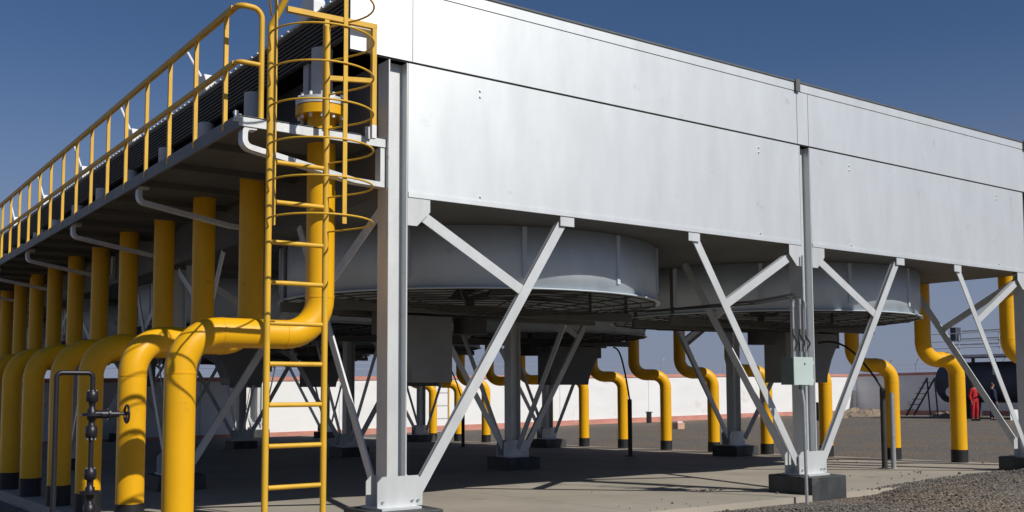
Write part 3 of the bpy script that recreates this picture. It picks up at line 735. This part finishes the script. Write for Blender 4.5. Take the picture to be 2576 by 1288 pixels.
t.part('shell', MB().cyl((38.0, 24.3), .32, zz - .03, zz + .85, 18), 'tank'); t.part('rim', MB().cyl((38.0, 24.3), .34, zz + .85, zz + .89, 18), 'dark')
# twigs lying on the slab
b_ = MB()
for k in range(16):
    x = 5.15 + random.uniform(-.22, .22); y = .95 + random.uniform(-.05, .05); a = random.random() * 6.28; l = random.uniform(.02, .06)
    b_.tube([(x, y, sz(y) + .012), (x + l * math.cos(a), y + l * math.sin(a), sz(y) + random.uniform(.012, .04))], .005, 5)
tag(b_.build('twig_litter', 'twig'), 'scrap of dry dark twigs lying on the sunlit slab', 'twigs', kind='stuff')

# ------------------------------------------------------------------ people
def skin_obj(name, verts, edges, radii, mt, parent, sub=2, root=0):
    me = bpy.data.meshes.new(name); me.from_pydata(verts, edges, []); me.update()
    o = bpy.data.objects.new(name, me); col.objects.link(o); o.parent = parent; me.materials.append(M[mt])
    sk = o.modifiers.new('skin', 'SKIN'); sk.use_smooth_shade = True
    if not me.skin_vertices: me.attributes
    lay = me.skin_vertices[0].data if me.skin_vertices else None
    if lay:
        for i, r_ in enumerate(radii):
            lay[i].radius = r_ if isinstance(r_, tuple) else (r_, r_)
        lay[root].use_root = True
    s = o.modifiers.new('sub', 'SUBSURF'); s.levels = sub; s.render_levels = sub
    return o
def ensure_skin(me):
    bm = bmesh.new(); bm.from_mesh(me); bm.verts.layers.skin.verify(); bm.to_mesh(me); bm.free()
def skinned(name, chain, mt, parent, sub=2):
    verts, edges, radii, idx = [], [], [], {}
    for key, (p, r_, par) in chain.items():
        idx[key] = len(verts); verts.append(p); radii.append(r_)
        if par: edges.append((idx[par], idx[key]))
    me = bpy.data.meshes.new(name); me.from_pydata(verts, edges, []); me.update(); ensure_skin(me)
    o = bpy.data.objects.new(name, me); col.objects.link(o); o.parent = parent; me.materials.append(M[mt])
    lay = me.skin_vertices[0].data
    for i, r_ in enumerate(radii): lay[i].radius = r_ if isinstance(r_, tuple) else (r_, r_); lay[i].use_root = (i == 0)
    sk = o.modifiers.new('skin', 'SKIN'); sk.use_smooth_shade = True
    s = o.modifiers.new('sub', 'SUBSURF'); s.levels = sub; s.render_levels = sub
    return o
def person(loc, rz, lab, cloth, hat, sc_=1.0, raise_arm=True):
    root = empty('person', loc, lab, 'person'); root.rotation_euler = (0, 0, rz); root.scale = (sc_,) * 3
    # facing -y, height 1.75
    body = {'pelvis': ((0, 0, .95), (.145, .11), None), 'waist': ((0, -.005, 1.10), (.125, .095), 'pelvis'), 'chest': ((0, 0, 1.30), (.15, .105), 'waist'), 'neckb': ((0, .01, 1.44), (.075, .07), 'chest'),
            'neck': ((0, -.005, 1.52), (.052, .055), 'neckb'), 'head1': ((0, -.03, 1.60), (.07, .085), 'neck'), 'head2': ((0, -.02, 1.68), (.078, .095), 'head1'), 'head3': ((0, -.01, 1.735), (.05, .06), 'head2')}
    for s, n_ in ((-1, 'r'), (1, 'l')):
        body['sh' + n_] = ((s * .17, 0, 1.40), .062, 'neckb')
        if s == 1 and raise_arm: E_, W_ = (.27, -.10, 1.14), (.17, -.30, 1.26)
        else: E_, W_ = (s * .23, .03, 1.12), (s * .22, -.07, .88)
        body['el' + n_] = (E_, .043, 'sh' + n_); body['wr' + n_] = (W_, .028, 'el' + n_)
        d = (Vector(W_) - Vector(E_)).normalized(); sd = Vector((0, 1, 0)) if abs(d.y) < .6 else Vector((0, 0, 1)); sd = (sd - d * sd.dot(d)).normalized(); cu = d.cross(sd) * s
        palm = Vector(W_) + d * .075; body['pa' + n_] = (tuple(palm), (.036, .018), 'wr' + n_)
        for f, (off, ln) in enumerate(((-.028, .072), (-.010, .084), (.010, .078), (.027, .060))):
            b0 = palm + sd * off + d * .015; m0 = b0 + d * ln * .5 + cu * .006; t0 = b0 + d * ln * .85 + cu * .024
            body['f%d%s' % (f, n_)] = (tuple(b0), .0095, 'pa' + n_); body['g%d%s' % (f, n_)] = (tuple(m0), .0085, 'f%d%s' % (f, n_)); body['h%d%s' % (f, n_)] = (tuple(t0), .007, 'g%d%s' % (f, n_))
        th = Vector(W_) + d * .045 - sd * .034; body['t' + n_] = (tuple(th), .011, 'pa' + n_); body['u' + n_] = (tuple(th + d * .035 - sd * .016 + cu * .012), .009, 't' + n_)
        body['hip' + n_] = ((s * .09, 0, .90), .095, 'pelvis'); body['kn' + n_] = ((s * (.105), -.02 if s > 0 else .01, .50), .062, 'hip' + n_)
        body['an' + n_] = ((s * .11, .02, .10), .042, 'kn' + n_); body['to' + n_] = ((s * .125, -.13, .045), (.042, .035), 'an' + n_)
    skinned('body', body, 'skin', root)
    cl = {}
    for k_, (p, r_, par) in body.items():
        if k_ in ('pelvis', 'waist', 'chest', 'neckb') or k_[:2] in ('sh', 'el', 'wr', 'hi', 'kn', 'an') and k_ != 'head1':
            if k_.startswith('head'): continue
            g_ = .020
            cl[k_] = (p, tuple(x + g_ for x in r_) if isinstance(r_, tuple) else r_ + g_, par)
    skinned('coverall', cl, cloth, root)
    # boots
    for s in (-1, 1):
        b_ = MB().tube([(s * .11, .05, .05), (s * .115, -.05, .055), (s * .128, -.17, .04)], [.052, .055, .038], 12); b_.build('boot', 'black', root)
    # head details
    he = MB()
    for s in (-1, 1): he.tube([(s * .080, -.015, 1.655), (s * .094, -.005, 1.66)], [.022, .018], 8)
    he.build('ear', 'skin', root)
    MB().tube([(0, -.10, 1.68), (0, -.128, 1.645)], [.008, .014], 8).build('nose', 'skin', root)
    ey = MB()
    for s in (-1, 1): ey.tube([(s * .032, -.100, 1.685), (s * .032, -.110, 1.685)], .010, 8)
    ey.build('eyes', 'hair', root)
    MB().box((-.025, -.112, 1.603), (.025, -.104, 1.612)).build('mouth', 'cloth_red', root)
    if hat: 
        b_ = MB(); n = 20; prof = [(.135, 1.70), (.115, 1.705), (.112, 1.74), (.09, 1.79), (.05, 1.815), (.001, 1.822)]; vs = []
        for r_, z_ in prof:
            for i in range(n): a = 6.28318 * i / n; vs.append((r_ * math.cos(a) * .9, r_ * math.sin(a) * 1.1 - .01, z_))
        b_.add(vs, [(j * n + i, j * n + (i + 1) % n, (j + 1) * n + (i + 1) % n, (j + 1) * n + i) for j in range(len(prof) - 1) for i in range(n)], True); b_.build('hard_hat', hat, root)
    else:
        b_ = MB(); n = 20; prof = [(.085, 1.62), (.099, 1.68), (.094, 1.73), (.07, 1.775), (.03, 1.795), (.001, 1.80)]; vs = []
        for r_, z_ in prof:
            for i in range(n): a = 6.28318 * i / n; vs.append((r_ * math.cos(a) * .92, r_ * math.sin(a) * 1.08 + .012 + (.0 if z_ > 1.7 else .012), z_))
        b_.add(vs, [(j * n + i, j * n + (i + 1) % n, (j + 1) * n + (i + 1) % n, (j + 1) * n + i) for j in range(len(prof) - 1) for i in range(n)], True); b_.build('hair', 'hair', root)
    return root
person((39.75, 17.25, gz(39.4, 17.25)), R(-20), 'person in bright red coveralls standing beside the dark tank', 'cloth_red', None)
person((40.9, 17.05, gz(40.9, 17.05)), R(60), 'person in dark navy workwear standing right of the person in red', 'cloth_navy', None, .97, False)
t = Thing('white_board', (40.2, 16.3, gz(40, 16)), 'white board leaning upright on the ground by the person in navy', 'board'); zz = gz(40, 16)
t.part('panel', MB().bar((40.55, 15.85, zz + .02), (40.62, 15.93, zz + .50), .36, .03, (-.6, -.8, 0)), 'white')
t.part('stand', MB().tube([(40.62, 15.93, zz + .45), (40.75, 16.08, zz)], .015, 6), 'dark')
